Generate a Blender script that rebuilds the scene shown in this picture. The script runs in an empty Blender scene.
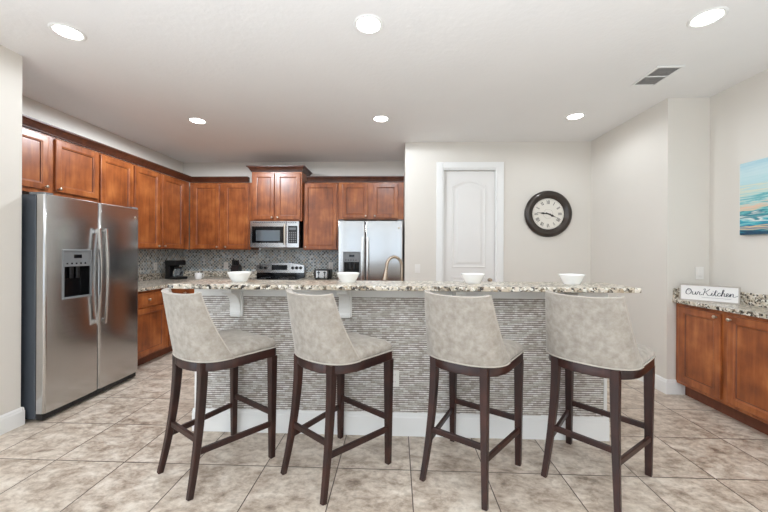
import bpy, bmesh, math, random
from mathutils import Vector, Matrix
random.seed(7)
PI = math.pi
sc = bpy.context.scene
COL = sc.collection

# ------------------------------------------------------------------ helpers
def srgb(r, g, b):
    def f(c):
        c = c / 255.0
        return c / 12.92 if c <= 0.04045 else ((c + 0.055) / 1.055) ** 2.4
    return (f(r), f(g), f(b), 1.0)

def thing(name, label, cat, loc=(0, 0, 0), rotz=0.0, group=None):
    o = bpy.data.objects.new(name, None)
    o.empty_display_size = 0.1
    COL.objects.link(o)
    o.location = loc
    o.rotation_euler = (0, 0, rotz)
    o['label'] = label
    o['category'] = cat
    if group:
        o['group'] = group
    return o

def obj(name, bm, mat, parent=None, smooth=False, angle=None):
    me = bpy.data.meshes.new(name)
    bmesh.ops.recalc_face_normals(bm, faces=bm.faces)
    bm.to_mesh(me)
    bm.free()
    for m in (mat if isinstance(mat, (list, tuple)) else [mat]):
        me.materials.append(m)
    o = bpy.data.objects.new(name, me)
    COL.objects.link(o)
    if parent:
        o.parent = parent
    if smooth:
        for p in me.polygons:
            p.use_smooth = True
        if angle:
            try:
                me.set_sharp_from_angle(angle=math.radians(angle))
            except Exception:
                pass
    return o

def single(name, bm, mat, label, cat, group=None, loc=(0, 0, 0), rotz=0.0, **k):
    o = obj(name, bm, mat, None, **k)
    o.location = loc
    o.rotation_euler = (0, 0, rotz)
    o['label'] = label
    o['category'] = cat
    if group:
        o['group'] = group
    return o

def struct(name, bm, mat, **k):
    o = obj(name, bm, mat, None, **k)
    o['kind'] = 'structure'
    return o

def dup(root, loc, rotz, label, group=None):
    def cp(o, par):
        c = o.copy()
        COL.objects.link(c)
        if par:
            c.parent = par
        for ch in list(o.children):
            cp(ch, c)
        return c
    r = cp(root, None)
    r.location = loc
    r.rotation_euler = (0, 0, rotz)
    r['label'] = label
    if group:
        r['group'] = group
    return r

def B():
    return bmesh.new()

def box(bm, x0, x1, y0, y1, z0, z1, bev=0.0, seg=2, mi=0):
    m = Matrix.Translation(((x0 + x1) / 2, (y0 + y1) / 2, (z0 + z1) / 2)) @ Matrix.Diagonal((abs(x1 - x0), abs(y1 - y0), abs(z1 - z0), 1))
    r = bmesh.ops.create_cube(bm, size=1.0, matrix=m)
    vs = r['verts']
    fs = {f for v in vs for f in v.link_faces}
    for f in fs:
        f.material_index = mi
    if bev > 0:
        es = {e for v in vs for e in v.link_edges}
        bmesh.ops.bevel(bm, geom=list(es), offset=bev, segments=seg, profile=0.5, affect='EDGES')
    return bm

def prism(bm, pts, a, b, plane='yz'):
    """polygon pts extruded along the remaining axis from a to b"""
    def P(p, t):
        if plane == 'yz': return (t, p[0], p[1])
        if plane == 'xz': return (p[0], t, p[1])
        return (p[0], p[1], t)
    v0 = [bm.verts.new(P(p, a)) for p in pts]
    v1 = [bm.verts.new(P(p, b)) for p in pts]
    n = len(pts)
    bm.faces.new(v0)
    bm.faces.new(list(reversed(v1)))
    for i in range(n):
        j = (i + 1) % n
        bm.faces.new((v0[i], v1[i], v1[j], v0[j]))
    return bm

def lathe(bm, prof, seg=32, c=(0, 0, 0), axis='z'):
    """prof: list of (r, h)"""
    rings = []
    def P(r, h, a):
        x, y = r * math.cos(a), r * math.sin(a)
        if axis == 'z': return (c[0] + x, c[1] + y, c[2] + h)
        if axis == 'y': return (c[0] + x, c[1] + h, c[2] + y)
        return (c[0] + h, c[1] + x, c[2] + y)
    for r, h in prof:
        if r < 1e-6:
            rings.append([bm.verts.new(P(0, h, 0))])
        else:
            rings.append([bm.verts.new(P(r, h, 2 * PI * i / seg)) for i in range(seg)])
    for a, b in zip(rings, rings[1:]):
        for i in range(seg):
            j = (i + 1) % seg
            if len(a) == 1 and len(b) == 1:
                continue
            if len(a) == 1:
                bm.faces.new((a[0], b[i], b[j]))
            elif len(b) == 1:
                bm.faces.new((a[i], a[j], b[0]))
            else:
                bm.faces.new((a[i], a[j], b[j], b[i]))
    return bm

def frames(path, up=Vector((0, 0, 1))):
    out = []
    n = len(path)
    for i in range(n):
        t = (path[min(i + 1, n - 1)] - path[max(i - 1, 0)]).normalized()
        s = t.cross(up)
        if s.length < 1e-4:
            s = Vector((1, 0, 0))
        s.normalize()
        out.append((t, s, s.cross(t).normalized()))
    return out

def tube(bm, path, r, seg=10, up=Vector((0, 0, 1))):
    path = [Vector(p) for p in path]
    fr = frames(path, up)
    rings = []
    for k, (p, (t, s, u)) in enumerate(zip(path, fr)):
        rr = r[k] if isinstance(r, (list, tuple)) else r
        rings.append([bm.verts.new(p + s * rr * math.cos(2 * PI * i / seg) + u * rr * math.sin(2 * PI * i / seg)) for i in range(seg)])
    for a, b in zip(rings, rings[1:]):
        for i in range(seg):
            j = (i + 1) % seg
            bm.faces.new((a[i], a[j], b[j], b[i]))
    bm.faces.new(rings[0])
    bm.faces.new(list(reversed(rings[-1])))
    return bm

def bar(bm, path, hw, hh, side):
    """rectangular bar swept along path. side: vector giving the width direction; hw/hh lists or numbers"""
    path = [Vector(p) for p in path]
    n = len(path)
    rings = []
    for i, p in enumerate(path):
        t = (path[min(i + 1, n - 1)] - path[max(i - 1, 0)]).normalized()
        s = (Vector(side) - t * t.dot(Vector(side))).normalized()
        u = t.cross(s).normalized()
        w = hw[i] if isinstance(hw, (list, tuple)) else hw
        h = hh[i] if isinstance(hh, (list, tuple)) else hh
        c = 0.18
        pts = [(-1, -1 + c), (-1, 1 - c), (-1 + c, 1), (1 - c, 1), (1, 1 - c), (1, -1 + c), (1 - c, -1), (-1 + c, -1)]
        rings.append([bm.verts.new(p + s * w * a + u * h * b) for a, b in pts])
    m = 8
    for a, b in zip(rings, rings[1:]):
        for i in range(m):
            j = (i + 1) % m
            bm.faces.new((a[i], a[j], b[j], b[i]))
    bm.faces.new(rings[0])
    bm.faces.new(list(reversed(rings[-1])))
    return bm

def catmull(pts, n=6):
    P = [Vector(p) for p in pts]
    P = [P[0] * 2 - P[1]] + P + [P[-1] * 2 - P[-2]]
    out = []
    for i in range(1, len(P) - 2):
        a, b, c, d = P[i - 1], P[i], P[i + 1], P[i + 2]
        for k in range(n):
            t = k / n
            out.append(0.5 * ((2 * b) + (c - a) * t + (2 * a - 5 * b + 4 * c - d) * t * t + (3 * b - a - 3 * c + d) * t ** 3))
    out.append(P[-2])
    return out

# ------------------------------------------------------------------ materials
def mat(name):
    m = bpy.data.materials.new(name)
    m.use_nodes = True
    nt = m.node_tree
    bs = nt.nodes['Principled BSDF']
    return m, nt, bs

def N(nt, typ, **k):
    n = nt.nodes.new(typ)
    for a, v in k.items():
        if a.startswith('i_'):
            n.inputs[a[2:].replace('_', ' ')].default_value = v
        else:
            setattr(n, a, v)
    return n

def L(nt, a, b):
    nt.links.new(a, b)

def plain(name, col, rough=0.5, metal=0.0, spec=0.5, coat=0.0, bump=0.0, bscale=60.0, var=0.0, vscale=3.0, emit=None, estr=0.0):
    m, nt, bs = mat(name)
    bs.inputs['Base Color'].default_value = col
    bs.inputs['Roughness'].default_value = rough
    bs.inputs['Metallic'].default_value = metal
    bs.inputs['Specular IOR Level'].default_value = spec
    bs.inputs['Coat Weight'].default_value = coat
    tc = N(nt, 'ShaderNodeTexCoord')
    no = N(nt, 'ShaderNodeTexNoise')
    no.inputs['Scale'].default_value = vscale
    no.inputs['Detail'].default_value = 4
    L(nt, tc.outputs['Object'], no.inputs['Vector'])
    mx = N(nt, 'ShaderNodeMix', data_type='RGBA')
    v = max(var, 0.02)
    mx.inputs[6].default_value = tuple(c * (1 - v) for c in col[:3]) + (1,)
    mx.inputs[7].default_value = tuple(min(1, c * (1 + v)) for c in col[:3]) + (1,)
    L(nt, no.outputs['Fac'], mx.inputs[0])
    L(nt, mx.outputs[2], bs.inputs['Base Color'])
    if bump > 0:
        n2 = N(nt, 'ShaderNodeTexNoise')
        n2.inputs['Scale'].default_value = bscale
        n2.inputs['Detail'].default_value = 3
        L(nt, tc.outputs['Object'], n2.inputs['Vector'])
        bp = N(nt, 'ShaderNodeBump')
        bp.inputs['Strength'].default_value = bump
        bp.inputs['Distance'].default_value = 0.003
        L(nt, n2.outputs['Fac'], bp.inputs['Height'])
        L(nt, bp.outputs['Normal'], bs.inputs['Normal'])
    if emit:
        bs.inputs['Emission Color'].default_value = emit
        bs.inputs['Emission Strength'].default_value = estr
    return m

def ramp(nt, stops, interp='LINEAR'):
    r = N(nt, 'ShaderNodeValToRGB')
    r.color_ramp.interpolation = interp
    e = r.color_ramp.elements
    e[0].position, e[0].color = stops[0]
    e[1].position, e[1].color = stops[-1]
    for p, c in stops[1:-1]:
        x = e.new(p)
        x.color = c
    return r

def wood_mat(name, dark, mid, light, rough=0.35, coat=0.25, scale=1.0):
    m, nt, bs = mat(name)
    tc = N(nt, 'ShaderNodeTexCoord')
    oi = N(nt, 'ShaderNodeObjectInfo')
    ad = N(nt, 'ShaderNodeVectorMath', operation='MULTIPLY_ADD')
    ad.inputs[1].default_value = (1, 1, 1)
    sc_ = N(nt, 'ShaderNodeVectorMath', operation='SCALE')
    cb = N(nt, 'ShaderNodeCombineXYZ')
    for i in range(3):
        L(nt, oi.outputs['Random'], cb.inputs[i])
    L(nt, cb.outputs[0], sc_.inputs[0])
    sc_.inputs['Scale'].default_value = 17.0
    L(nt, tc.outputs['Object'], ad.inputs[0])
    L(nt, sc_.outputs[0], ad.inputs[2])
    mp = N(nt, 'ShaderNodeMapping')
    mp.inputs['Scale'].default_value = (22 * scale, 22 * scale, 2.2 * scale)
    L(nt, ad.outputs[0], mp.inputs[0])
    n1 = N(nt, 'ShaderNodeTexNoise')
    n1.inputs['Scale'].default_value = 1.0
    n1.inputs['Detail'].default_value = 6
    n1.inputs['Distortion'].default_value = 0.6
    L(nt, mp.outputs[0], n1.inputs[0])
    n2 = N(nt, 'ShaderNodeTexNoise')
    n2.inputs['Scale'].default_value = 5.0 * scale
    n2.inputs['Detail'].default_value = 3
    L(nt, ad.outputs[0], n2.inputs[0])
    mx = N(nt, 'ShaderNodeMath', operation='MULTIPLY_ADD')
    mx.inputs[1].default_value = 0.40
    L(nt, n1.outputs['Fac'], mx.inputs[0])
    ml = N(nt, 'ShaderNodeMath', operation='MULTIPLY')
    ml.inputs[1].default_value = 0.60
    L(nt, n2.outputs['Fac'], ml.inputs[0])
    L(nt, ml.outputs[0], mx.inputs[2])
    r = ramp(nt, [(0.30, dark), (0.5, mid), (0.70, light)])
    L(nt, mx.outputs[0], r.inputs[0])
    L(nt, r.outputs[0], bs.inputs['Base Color'])
    bs.inputs['Roughness'].default_value = rough
    bs.inputs['Coat Weight'].default_value = coat
    bs.inputs['Coat Roughness'].default_value = 0.25
    return m

WOOD = wood_mat('stained_maple', srgb(104, 52, 26), srgb(154, 84, 41), srgb(192, 118, 64))
CROWN = wood_mat('dark_stained_moulding', srgb(50, 25, 16), srgb(74, 39, 25), srgb(98, 55, 35))
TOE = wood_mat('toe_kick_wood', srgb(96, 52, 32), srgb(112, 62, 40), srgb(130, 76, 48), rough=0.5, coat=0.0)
LEGW = wood_mat('espresso_wood', srgb(28, 12, 9), srgb(46, 21, 16), srgb(68, 35, 26), rough=0.4, coat=0.05, scale=1.5)
WHITE = plain('white_trim_paint', srgb(236, 236, 234), 0.4)
DOORW = plain('white_door_paint', srgb(230, 228, 225), 0.4)
WALL = plain('greige_wall_paint', srgb(221, 216, 208), 0.85, bump=0.15, bscale=120)
CEIL = plain('ceiling_knockdown_paint', srgb(238, 237, 236), 0.9, bump=0.6, bscale=28)
KNOB = plain('brushed_nickel', srgb(205, 195, 180), 0.3, metal=1.0)
CHROME = plain('satin_nickel', srgb(176, 160, 144), 0.25, metal=1.0)
BLACK = plain('black_plastic', srgb(22, 22, 24), 0.35)
BLACKG = plain('black_glass', srgb(12, 12, 14), 0.08)
DGREY = plain('fridge_side_grey', srgb(84, 90, 98), 0.45, metal=0.3)
GREYP = plain('grey_plastic', srgb(120, 122, 124), 0.4)
CERAM = plain('white_ceramic', srgb(244, 243, 240), 0.15, coat=0.5)
PLATE = plain('white_plastic_plate', srgb(234, 231, 226), 0.35)
FABRIC = None

def stainless(name, col, rough=0.25):
    m, nt, bs = mat(name)
    tc = N(nt, 'ShaderNodeTexCoord')
    mp = N(nt, 'ShaderNodeMapping')
    mp.inputs['Scale'].default_value = (2, 2, 240)
    L(nt, tc.outputs['Object'], mp.inputs[0])
    n = N(nt, 'ShaderNodeTexNoise')
    n.inputs['Scale'].default_value = 1.0
    n.inputs['Detail'].default_value = 2
    L(nt, mp.outputs[0], n.inputs[0])
    r = N(nt, 'ShaderNodeMapRange')
    r.inputs[3].default_value = rough - 0.05
    r.inputs[4].default_value = rough + 0.07
    L(nt, n.outputs['Fac'], r.inputs[0])
    L(nt, r.outputs[0], bs.inputs['Roughness'])
    bs.inputs['Base Color'].default_value = col
    bs.inputs['Metallic'].default_value = 1.0
    bs.inputs['Anisotropic'].default_value = 0.5
    return m
HANDLE = plain('polished_handle_steel', srgb(214, 213, 211), 0.22, metal=1.0)
STEEL = stainless('stainless_steel', srgb(196, 195, 194), 0.19)

def floor_mat():
    m, nt, bs = mat('travertine_floor_tile')
    tc = N(nt, 'ShaderNodeTexCoord')
    mp = N(nt, 'ShaderNodeMapping')
    T = 0.449
    mp.inputs['Location'].default_value = (-0.0945, -2.054 + 6 * T, 0)
    L(nt, tc.outputs['Object'], mp.inputs[0])
    br = N(nt, 'ShaderNodeTexBrick')
    br.offset = 0.0
    br.squash = 1.0
    br.inputs['Scale'].default_value = 1.0
    br.inputs['Mortar Size'].default_value = 0.0034
    br.inputs['Mortar Smooth'].default_value = 0.2
    br.inputs['Brick Width'].default_value = T
    br.inputs['Row Height'].default_value = T
    br.inputs['Color1'].default_value = (0, 0, 0, 1)
    br.inputs['Color2'].default_value = (1, 1, 1, 1)
    br.inputs['Mortar'].default_value = (0.5, 0.5, 0.5, 1)
    L(nt, mp.outputs[0], br.inputs[0])
    # per tile offset so veining does not run across joints
    sc_ = N(nt, 'ShaderNodeVectorMath', operation='SCALE')
    sc_.inputs['Scale'].default_value = 9.0
    L(nt, br.outputs['Color'], sc_.inputs[0])
    ad = N(nt, 'ShaderNodeVectorMath', operation='ADD')
    L(nt, mp.outputs[0], ad.inputs[0])
    L(nt, sc_.outputs[0], ad.inputs[1])
    m2 = N(nt, 'ShaderNodeMapping')
    m2.inputs['Scale'].default_value = (1.0, 1.7, 1)
    m2.inputs['Rotation'].default_value = (0, 0, 0.6)
    L(nt, ad.outputs[0], m2.inputs[0])
    n1 = N(nt, 'ShaderNodeTexNoise')
    n1.inputs['Scale'].default_value = 6.5
    n1.inputs['Detail'].default_value = 9
    n1.inputs['Roughness'].default_value = 0.74
    n1.inputs['Distortion'].default_value = 0.25
    L(nt, m2.outputs[0], n1.inputs[0])
    r = ramp(nt, [(0.33, srgb(142, 126, 112)), (0.44, srgb(184, 168, 152)), (0.54, srgb(208, 195, 180)), (0.66, srgb(226, 216, 203))])
    L(nt, n1.outputs['Fac'], r.inputs[0])
    n3 = N(nt, 'ShaderNodeTexNoise')
    n3.inputs['Scale'].default_value = 26
    n3.inputs['Detail'].default_value = 5
    L(nt, ad.outputs[0], n3.inputs[0])
    r3 = ramp(nt, [(0.36, (0.74, 0.72, 0.70, 1)), (0.5, (1, 1, 1, 1))])
    L(nt, n3.outputs['Fac'], r3.inputs[0])
    mu = N(nt, 'ShaderNodeMix', data_type='RGBA', blend_type='MULTIPLY')
    mu.inputs[0].default_value = 0.75
    L(nt, r.outputs[0], mu.inputs[6])
    L(nt, r3.outputs[0], mu.inputs[7])
    mx = N(nt, 'ShaderNodeMix', data_type='RGBA')
    L(nt, br.outputs['Fac'], mx.inputs[0])
    L(nt, mu.outputs[2], mx.inputs[6])
    mx.inputs[7].default_value = srgb(84, 72, 64)
    L(nt, mx.outputs[2], bs.inputs['Base Color'])
    rr = N(nt, 'ShaderNodeMapRange')
    rr.inputs[3].default_value = 0.33
    rr.inputs[4].default_value = 0.5
    L(nt, n1.outputs['Fac'], rr.inputs[0])
    L(nt, rr.outputs[0], bs.inputs['Roughness'])
    bp = N(nt, 'ShaderNodeBump', invert=True)
    bp.inputs['Strength'].default_value = 0.5
    bp.inputs['Distance'].default_value = 0.002
    L(nt, br.outputs['Fac'], bp.inputs['Height'])
    L(nt, bp.outputs['Normal'], bs.inputs['Normal'])
    return m
FLOOR = floor_mat()

def granite_mat():
    m, nt, bs = mat('speckled_granite')
    tc = N(nt, 'ShaderNodeTexCoord')
    n0 = N(nt, 'ShaderNodeTexNoise')
    n0.inputs['Scale'].default_value = 7
    n0.inputs['Detail'].default_value = 3
    L(nt, tc.outputs['Object'], n0.inputs[0])
    base = ramp(nt, [(0.35, srgb(176, 156, 130)), (0.5, srgb(208, 196, 178)), (0.65, srgb(230, 222, 210))])
    L(nt, n0.outputs['Fac'], base.inputs[0])
    vo = N(nt, 'ShaderNodeTexVoronoi')
    vo.inputs['Scale'].default_value = 70
    vo.inputs['Randomness'].default_value = 1.0
    wn = N(nt, 'ShaderNodeTexNoise'); wn.inputs['Scale'].default_value = 55
    L(nt, tc.outputs['Object'], wn.inputs[0])
    wm = N(nt, 'ShaderNodeVectorMath', operation='MULTIPLY_ADD')
    wm.inputs[1].default_value = (.022, .022, .022)
    L(nt, wn.outputs['Color'], wm.inputs[0]); L(nt, tc.outputs['Object'], wm.inputs[2])
    L(nt, wm.outputs[0], vo.inputs[0])
    sp = N(nt, 'ShaderNodeSeparateColor')
    L(nt, vo.outputs['Color'], sp.inputs[0])
    cr = ramp(nt, [(0.0, srgb(52, 45, 38)), (0.17, srgb(108, 94, 74)), (0.34, srgb(146, 140, 128)), (0.50, srgb(196, 186, 166)), (0.74, srgb(230, 226, 216))], 'CONSTANT')
    L(nt, sp.outputs[0], cr.inputs[0])
    n2 = N(nt, 'ShaderNodeTexNoise')
    n2.inputs['Scale'].default_value = 30
    n2.inputs['Detail'].default_value = 4
    L(nt, tc.outputs['Object'], n2.inputs[0])
    r2 = ramp(nt, [(0.40, (0, 0, 0, 1)), (0.50, (1, 1, 1, 1))])
    L(nt, n2.outputs['Fac'], r2.inputs[0])
    mx = N(nt, 'ShaderNodeMix', data_type='RGBA')
    L(nt, r2.outputs[0], mx.inputs[0])
    L(nt, base.outputs[0], mx.inputs[6])
    L(nt, cr.outputs[0], mx.inputs[7])
    L(nt, mx.outputs[2], bs.inputs['Base Color'])
    bs.inputs['Roughness'].default_value = 0.28
    bs.inputs['Coat Weight'].default_value = 0.1
    return m
GRAN = granite_mat()

def mosaic_mat():
    """thin stacked stone and glass strips"""
    m, nt, bs = mat('linear_stone_mosaic')
    tc = N(nt, 'ShaderNodeTexCoord')
    sp = N(nt, 'ShaderNodeSeparateXYZ')
    L(nt, tc.outputs['Object'], sp.inputs[0])
    ax = N(nt, 'ShaderNodeMath', operation='ADD')
    L(nt, sp.outputs[0], ax.inputs[0])
    L(nt, sp.outputs[1], ax.inputs[1])
    cb = N(nt, 'ShaderNodeCombineXYZ')
    L(nt, ax.outputs[0], cb.inputs[0])
    L(nt, sp.outputs[2], cb.inputs[1])
    br = N(nt, 'ShaderNodeTexBrick')
    br.offset = 0.37
    br.offset_frequency = 2
    br.inputs['Scale'].default_value = 1.0
    br.inputs['Mortar Size'].default_value = 0.0004
    br.inputs['Mortar Smooth'].default_value = 0.0
    br.inputs['Brick Width'].default_value = 0.034
    br.inputs['Row Height'].default_value = 0.0155
    br.inputs['Color1'].default_value = (0, 0, 0, 1)
    br.inputs['Color2'].default_value = (1, 1, 1, 1)
    br.inputs['Mortar'].default_value = (0.5, 0.5, 0.5, 1)
    L(nt, cb.outputs[0], br.inputs[0])
    s1 = N(nt, 'ShaderNodeSeparateColor')
    L(nt, br.outputs['Color'], s1.inputs[0])
    cr = ramp(nt, [(0.0, srgb(196, 189, 181)), (0.3, srgb(212, 207, 201)), (0.6, srgb(224, 220, 216)), (1.0, srgb(240, 238, 236))])
    L(nt, s1.outputs[0], cr.inputs[0])
    no = N(nt, 'ShaderNodeTexNoise')
    no.inputs['Scale'].default_value = 95
    no.inputs['Detail'].default_value = 3
    L(nt, tc.outputs['Object'], no.inputs[0])
    nr = ramp(nt, [(0.35, (0.70, 0.68, 0.66, 1)), (0.62, (1.0, 1.0, 1.0, 1))])
    L(nt, no.outputs['Fac'], nr.inputs[0])
    mu = N(nt, 'ShaderNodeMix', data_type='RGBA', blend_type='MULTIPLY')
    mu.inputs[0].default_value = 0.6
    L(nt, cr.outputs[0], mu.inputs[6])
    L(nt, nr.outputs[0], mu.inputs[7])
    rw = N(nt, 'ShaderNodeMath', operation='DIVIDE'); rw.inputs[1].default_value = 0.0155
    L(nt, sp.outputs[2], rw.inputs[0])
    fr = N(nt, 'ShaderNodeMath', operation='FRACT'); L(nt, rw.outputs[0], fr.inputs[0])
    lt = N(nt, 'ShaderNodeMath', operation='LESS_THAN'); lt.inputs[1].default_value = 0.29
    L(nt, fr.outputs[0], lt.inputs[0])
    mx = N(nt, 'ShaderNodeMix', data_type='RGBA')
    L(nt, lt.outputs[0], mx.inputs[0])
    L(nt, mu.outputs[2], mx.inputs[6])
    mx.inputs[7].default_value = srgb(98, 84, 75)
    L(nt, mx.outputs[2], bs.inputs['Base Color'])
    rg = N(nt, 'ShaderNodeMapRange')
    rg.inputs[3].default_value = 0.12
    rg.inputs[4].default_value = 0.45
    L(nt, s1.outputs[0], rg.inputs[0])
    L(nt, rg.outputs[0], bs.inputs['Roughness'])
    ht = N(nt, 'ShaderNodeMath', operation='MULTIPLY_ADD')
    ht.inputs[1].default_value = -1.6
    L(nt, lt.outputs[0], ht.inputs[0])
    L(nt, s1.outputs[0], ht.inputs[2])
    bp = N(nt, 'ShaderNodeBump')
    bp.inputs['Strength'].default_value = 0.6
    bp.inputs['Distance'].default_value = 0.004
    L(nt, ht.outputs[0], bp.inputs['Height'])
    L(nt, bp.outputs['Normal'], bs.inputs['Normal'])
    return m
MOSAIC = mosaic_mat()

def splash_mat():
    """small lantern-shaped mosaic in grey, blue and taupe with pale grout"""
    m, nt, bs = mat('lantern_mosaic_backsplash')
    tc = N(nt, 'ShaderNodeTexCoord')
    sp = N(nt, 'ShaderNodeSeparateXYZ')
    L(nt, tc.outputs['Object'], sp.inputs[0])
    ax = N(nt, 'ShaderNodeMath', operation='ADD')
    L(nt, sp.outputs[0], ax.inputs[0])
    L(nt, sp.outputs[1], ax.inputs[1])
    cb = N(nt, 'ShaderNodeCombineXYZ')
    L(nt, ax.outputs[0], cb.inputs[0])
    L(nt, sp.outputs[2], cb.inputs[1])
    mp = N(nt, 'ShaderNodeMapping')
    mp.inputs['Rotation'].default_value = (0, 0, PI / 4)
    L(nt, cb.outputs[0], mp.inputs[0])
    vo = N(nt, 'ShaderNodeTexVoronoi', voronoi_dimensions='2D')
    vo.inputs['Scale'].default_value = 27
    vo.inputs['Randomness'].default_value = 0.12
    L(nt, mp.outputs[0], vo.inputs[0])
    ve = N(nt, 'ShaderNodeTexVoronoi', voronoi_dimensions='2D', feature='DISTANCE_TO_EDGE')
    ve.inputs['Scale'].default_value = 27
    ve.inputs['Randomness'].default_value = 0.12
    L(nt, mp.outputs[0], ve.inputs[0])
    s1 = N(nt, 'ShaderNodeSeparateColor')
    L(nt, vo.outputs['Color'], s1.inputs[0])
    cr = ramp(nt, [(0.0, srgb(100, 100, 98)), (0.3, srgb(136, 150, 156)), (0.55, srgb(180, 170, 152)), (0.8, srgb(152, 170, 180)), (1.0, srgb(216, 218, 216))])
    L(nt, s1.outputs[0], cr.inputs[0])
    gr = N(nt, 'ShaderNodeMath', operation='LESS_THAN')
    gr.inputs[1].default_value = 0.11
    L(nt, ve.outputs['Distance'], gr.inputs[0])
    mx = N(nt, 'ShaderNodeMix', data_type='RGBA')
    L(nt, gr.outputs[0], mx.inputs[0])
    L(nt, cr.outputs[0], mx.inputs[6])
    mx.inputs[7].default_value = srgb(214, 214, 210)
    L(nt, mx.outputs[2], bs.inputs['Base Color'])
    bs.inputs['Roughness'].default_value = 0.2
    return m
SPLASH = splash_mat()

def fabric_mat():
    m, nt, bs = mat('taupe_velvet')
    tc = N(nt, 'ShaderNodeTexCoord')
    n1 = N(nt, 'ShaderNodeTexNoise')
    n1.inputs['Scale'].default_value = 26
    n1.inputs['Detail'].default_value = 6
    n1.inputs['Roughness'].default_value = 0.62
    n1.inputs['Distortion'].default_value = 0.15
    L(nt, tc.outputs['Object'], n1.inputs[0])
    r = ramp(nt, [(0.30, srgb(148, 140, 129)), (0.5, srgb(166, 158, 148)), (0.70, srgb(182, 175, 166))])
    L(nt, n1.outputs['Fac'], r.inputs[0])
    L(nt, r.outputs[0], bs.inputs['Base Color'])
    bs.inputs['Roughness'].default_value = 0.85
    bs.inputs['Sheen Weight'].default_value = 0.35
    bs.inputs['Sheen Roughness'].default_value = 0.4
    n2 = N(nt, 'ShaderNodeTexNoise')
    n2.inputs['Scale'].default_value = 420
    L(nt, tc.outputs['Object'], n2.inputs[0])
    bp = N(nt, 'ShaderNodeBump')
    bp.inputs['Strength'].default_value = 0.15
    bp.inputs['Distance'].default_value = 0.001
    L(nt, n2.outputs['Fac'], bp.inputs['Height'])
    L(nt, bp.outputs['Normal'], bs.inputs['Normal'])
    return m
FABRIC = fabric_mat()
PIPING = plain('pale_piping', srgb(186, 178, 168), 0.8)

def painting_mat():
    m, nt, bs = mat('abstract_sea_canvas')
    tc = N(nt, 'ShaderNodeTexCoord')
    mp = N(nt, 'ShaderNodeMapping')
    mp.inputs['Scale'].default_value = (1, 2.2, 26)
    L(nt, tc.outputs['Object'], mp.inputs[0])
    n = N(nt, 'ShaderNodeTexNoise')
    n.inputs['Scale'].default_value = 1.6
    n.inputs['Detail'].default_value = 5
    n.inputs['Distortion'].default_value = 0.8
    L(nt, mp.outputs[0], n.inputs[0])
    sp = N(nt, 'ShaderNodeSeparateXYZ')
    L(nt, tc.outputs['Object'], sp.inputs[0])
    z = N(nt, 'ShaderNodeMapRange')
    z.inputs[1].default_value = 0.0
    z.inputs[2].default_value = 0.6
    L(nt, sp.outputs[2], z.inputs[0])
    ad = N(nt, 'ShaderNodeMath', operation='MULTIPLY_ADD')
    ad.inputs[1].default_value = 0.42
    L(nt, n.outputs['Fac'], ad.inputs[0])
    su = N(nt, 'ShaderNodeMath', operation='SUBTRACT')
    su.inputs[1].default_value = 0.21
    L(nt, z.outputs[0], su.inputs[0])
    L(nt, su.outputs[0], ad.inputs[2])
    r = ramp(nt, [(0.0, srgb(24, 66, 92)), (0.05, srgb(30, 132, 152)), (0.09, srgb(226, 198, 156)), (0.13, srgb(20, 100, 150)),
                  (0.18, srgb(64, 176, 188)), (0.23, srgb(222, 228, 222)), (0.27, srgb(24, 118, 136)), (0.32, srgb(120, 200, 200)),
                  (0.36, srgb(228, 190, 160)), (0.42, srgb(180, 214, 210)), (0.48, srgb(80, 168, 176)), (0.54, srgb(168, 208, 208)),
                  (0.62, srgb(214, 216, 196)), (0.70, srgb(176, 212, 216)), (0.85, srgb(196, 220, 224)), (1.0, srgb(170, 206, 216))])
    L(nt, ad.outputs[0], r.inputs[0])
    L(nt, r.outputs[0], bs.inputs['Base Color'])
    bs.inputs['Roughness'].default_value = 0.6
    return m

# ------------------------------------------------------------------ setting
C = 2.805                     # ceiling height
XL, XR, YB, YF = -3.56, 2.953, 5.48, -4.6
b = B(); box(b, XL - .15, XR + .15, YF - .15, YB + .15, -.1, 0)
struct('floor', b, FLOOR)
b = B(); box(b, XL - .15, XR + .15, YF - .15, YB + .15, C, C + .1)
struct('ceiling', b, CEIL)
b = B(); box(b, XL - .12, XL, 2.452, YB, 0, C); struct('wall_left', b, WALL)
b = B(); box(b, XL - .12, -2.846, 1.2, 2.452, 0, C); struct('wall_left_near', b, WALL)
b = B(); box(b, XL - .12, .115, YB, YB + .12, 0, C); struct('wall_back', b, WALL)
# pantry block with the door opening
DX0, DX1, DZ = 0.617, 1.343, 2.454
PY = 4.53
b = B()
box(b, .115, DX0, PY, PY + .12, 0, C)
box(b, DX1, 2.588, PY, PY + .12, 0, C)
box(b, DX0, DX1, PY, PY + .12, DZ, C)
struct('wall_pantry', b, WALL)
b = B(); box(b, .115, .235, PY + .12, YB + .12, 0, C); struct('wall_pantry_side', b, WALL)
b = B(); box(b, 2.568, 2.70, 3.40, PY, 0, C); struct('wall_right_return', b, WALL)
b = B(); box(b, 2.568, XR + .12, 3.28, 3.40, 0, C); struct('wall_right_column', b, WALL)
b = B(); box(b, XR, XR + .12, YF, 3.28, 0, C); struct('wall_right', b, WALL)
# the room behind the camera: glazed wall towards the lanai and a side window
b = B()
WX = [(-3.1, -0.35), (-0.05, 2.6)]
box(b, XL - .12, WX[0][0], YF - .12, YF, 0, C)
box(b, WX[0][1], WX[1][0], YF - .12, YF, 0, C)
box(b, WX[1][1], XR + .12, YF - .12, YF, 0, C)
for x0, x1 in WX:
    box(b, x0, x1, YF - .12, YF, 2.5, C)
struct('wall_front', b, WALL)
b = B()
box(b, XL - .12, XL, YF, -3.6, 0, C); box(b, XL - .12, XL, .6, 1.2, 0, C)
box(b, XL - .12, XL, -3.6, .6, 2.5, C)
struct('wall_left_front', b, WALL)

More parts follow.
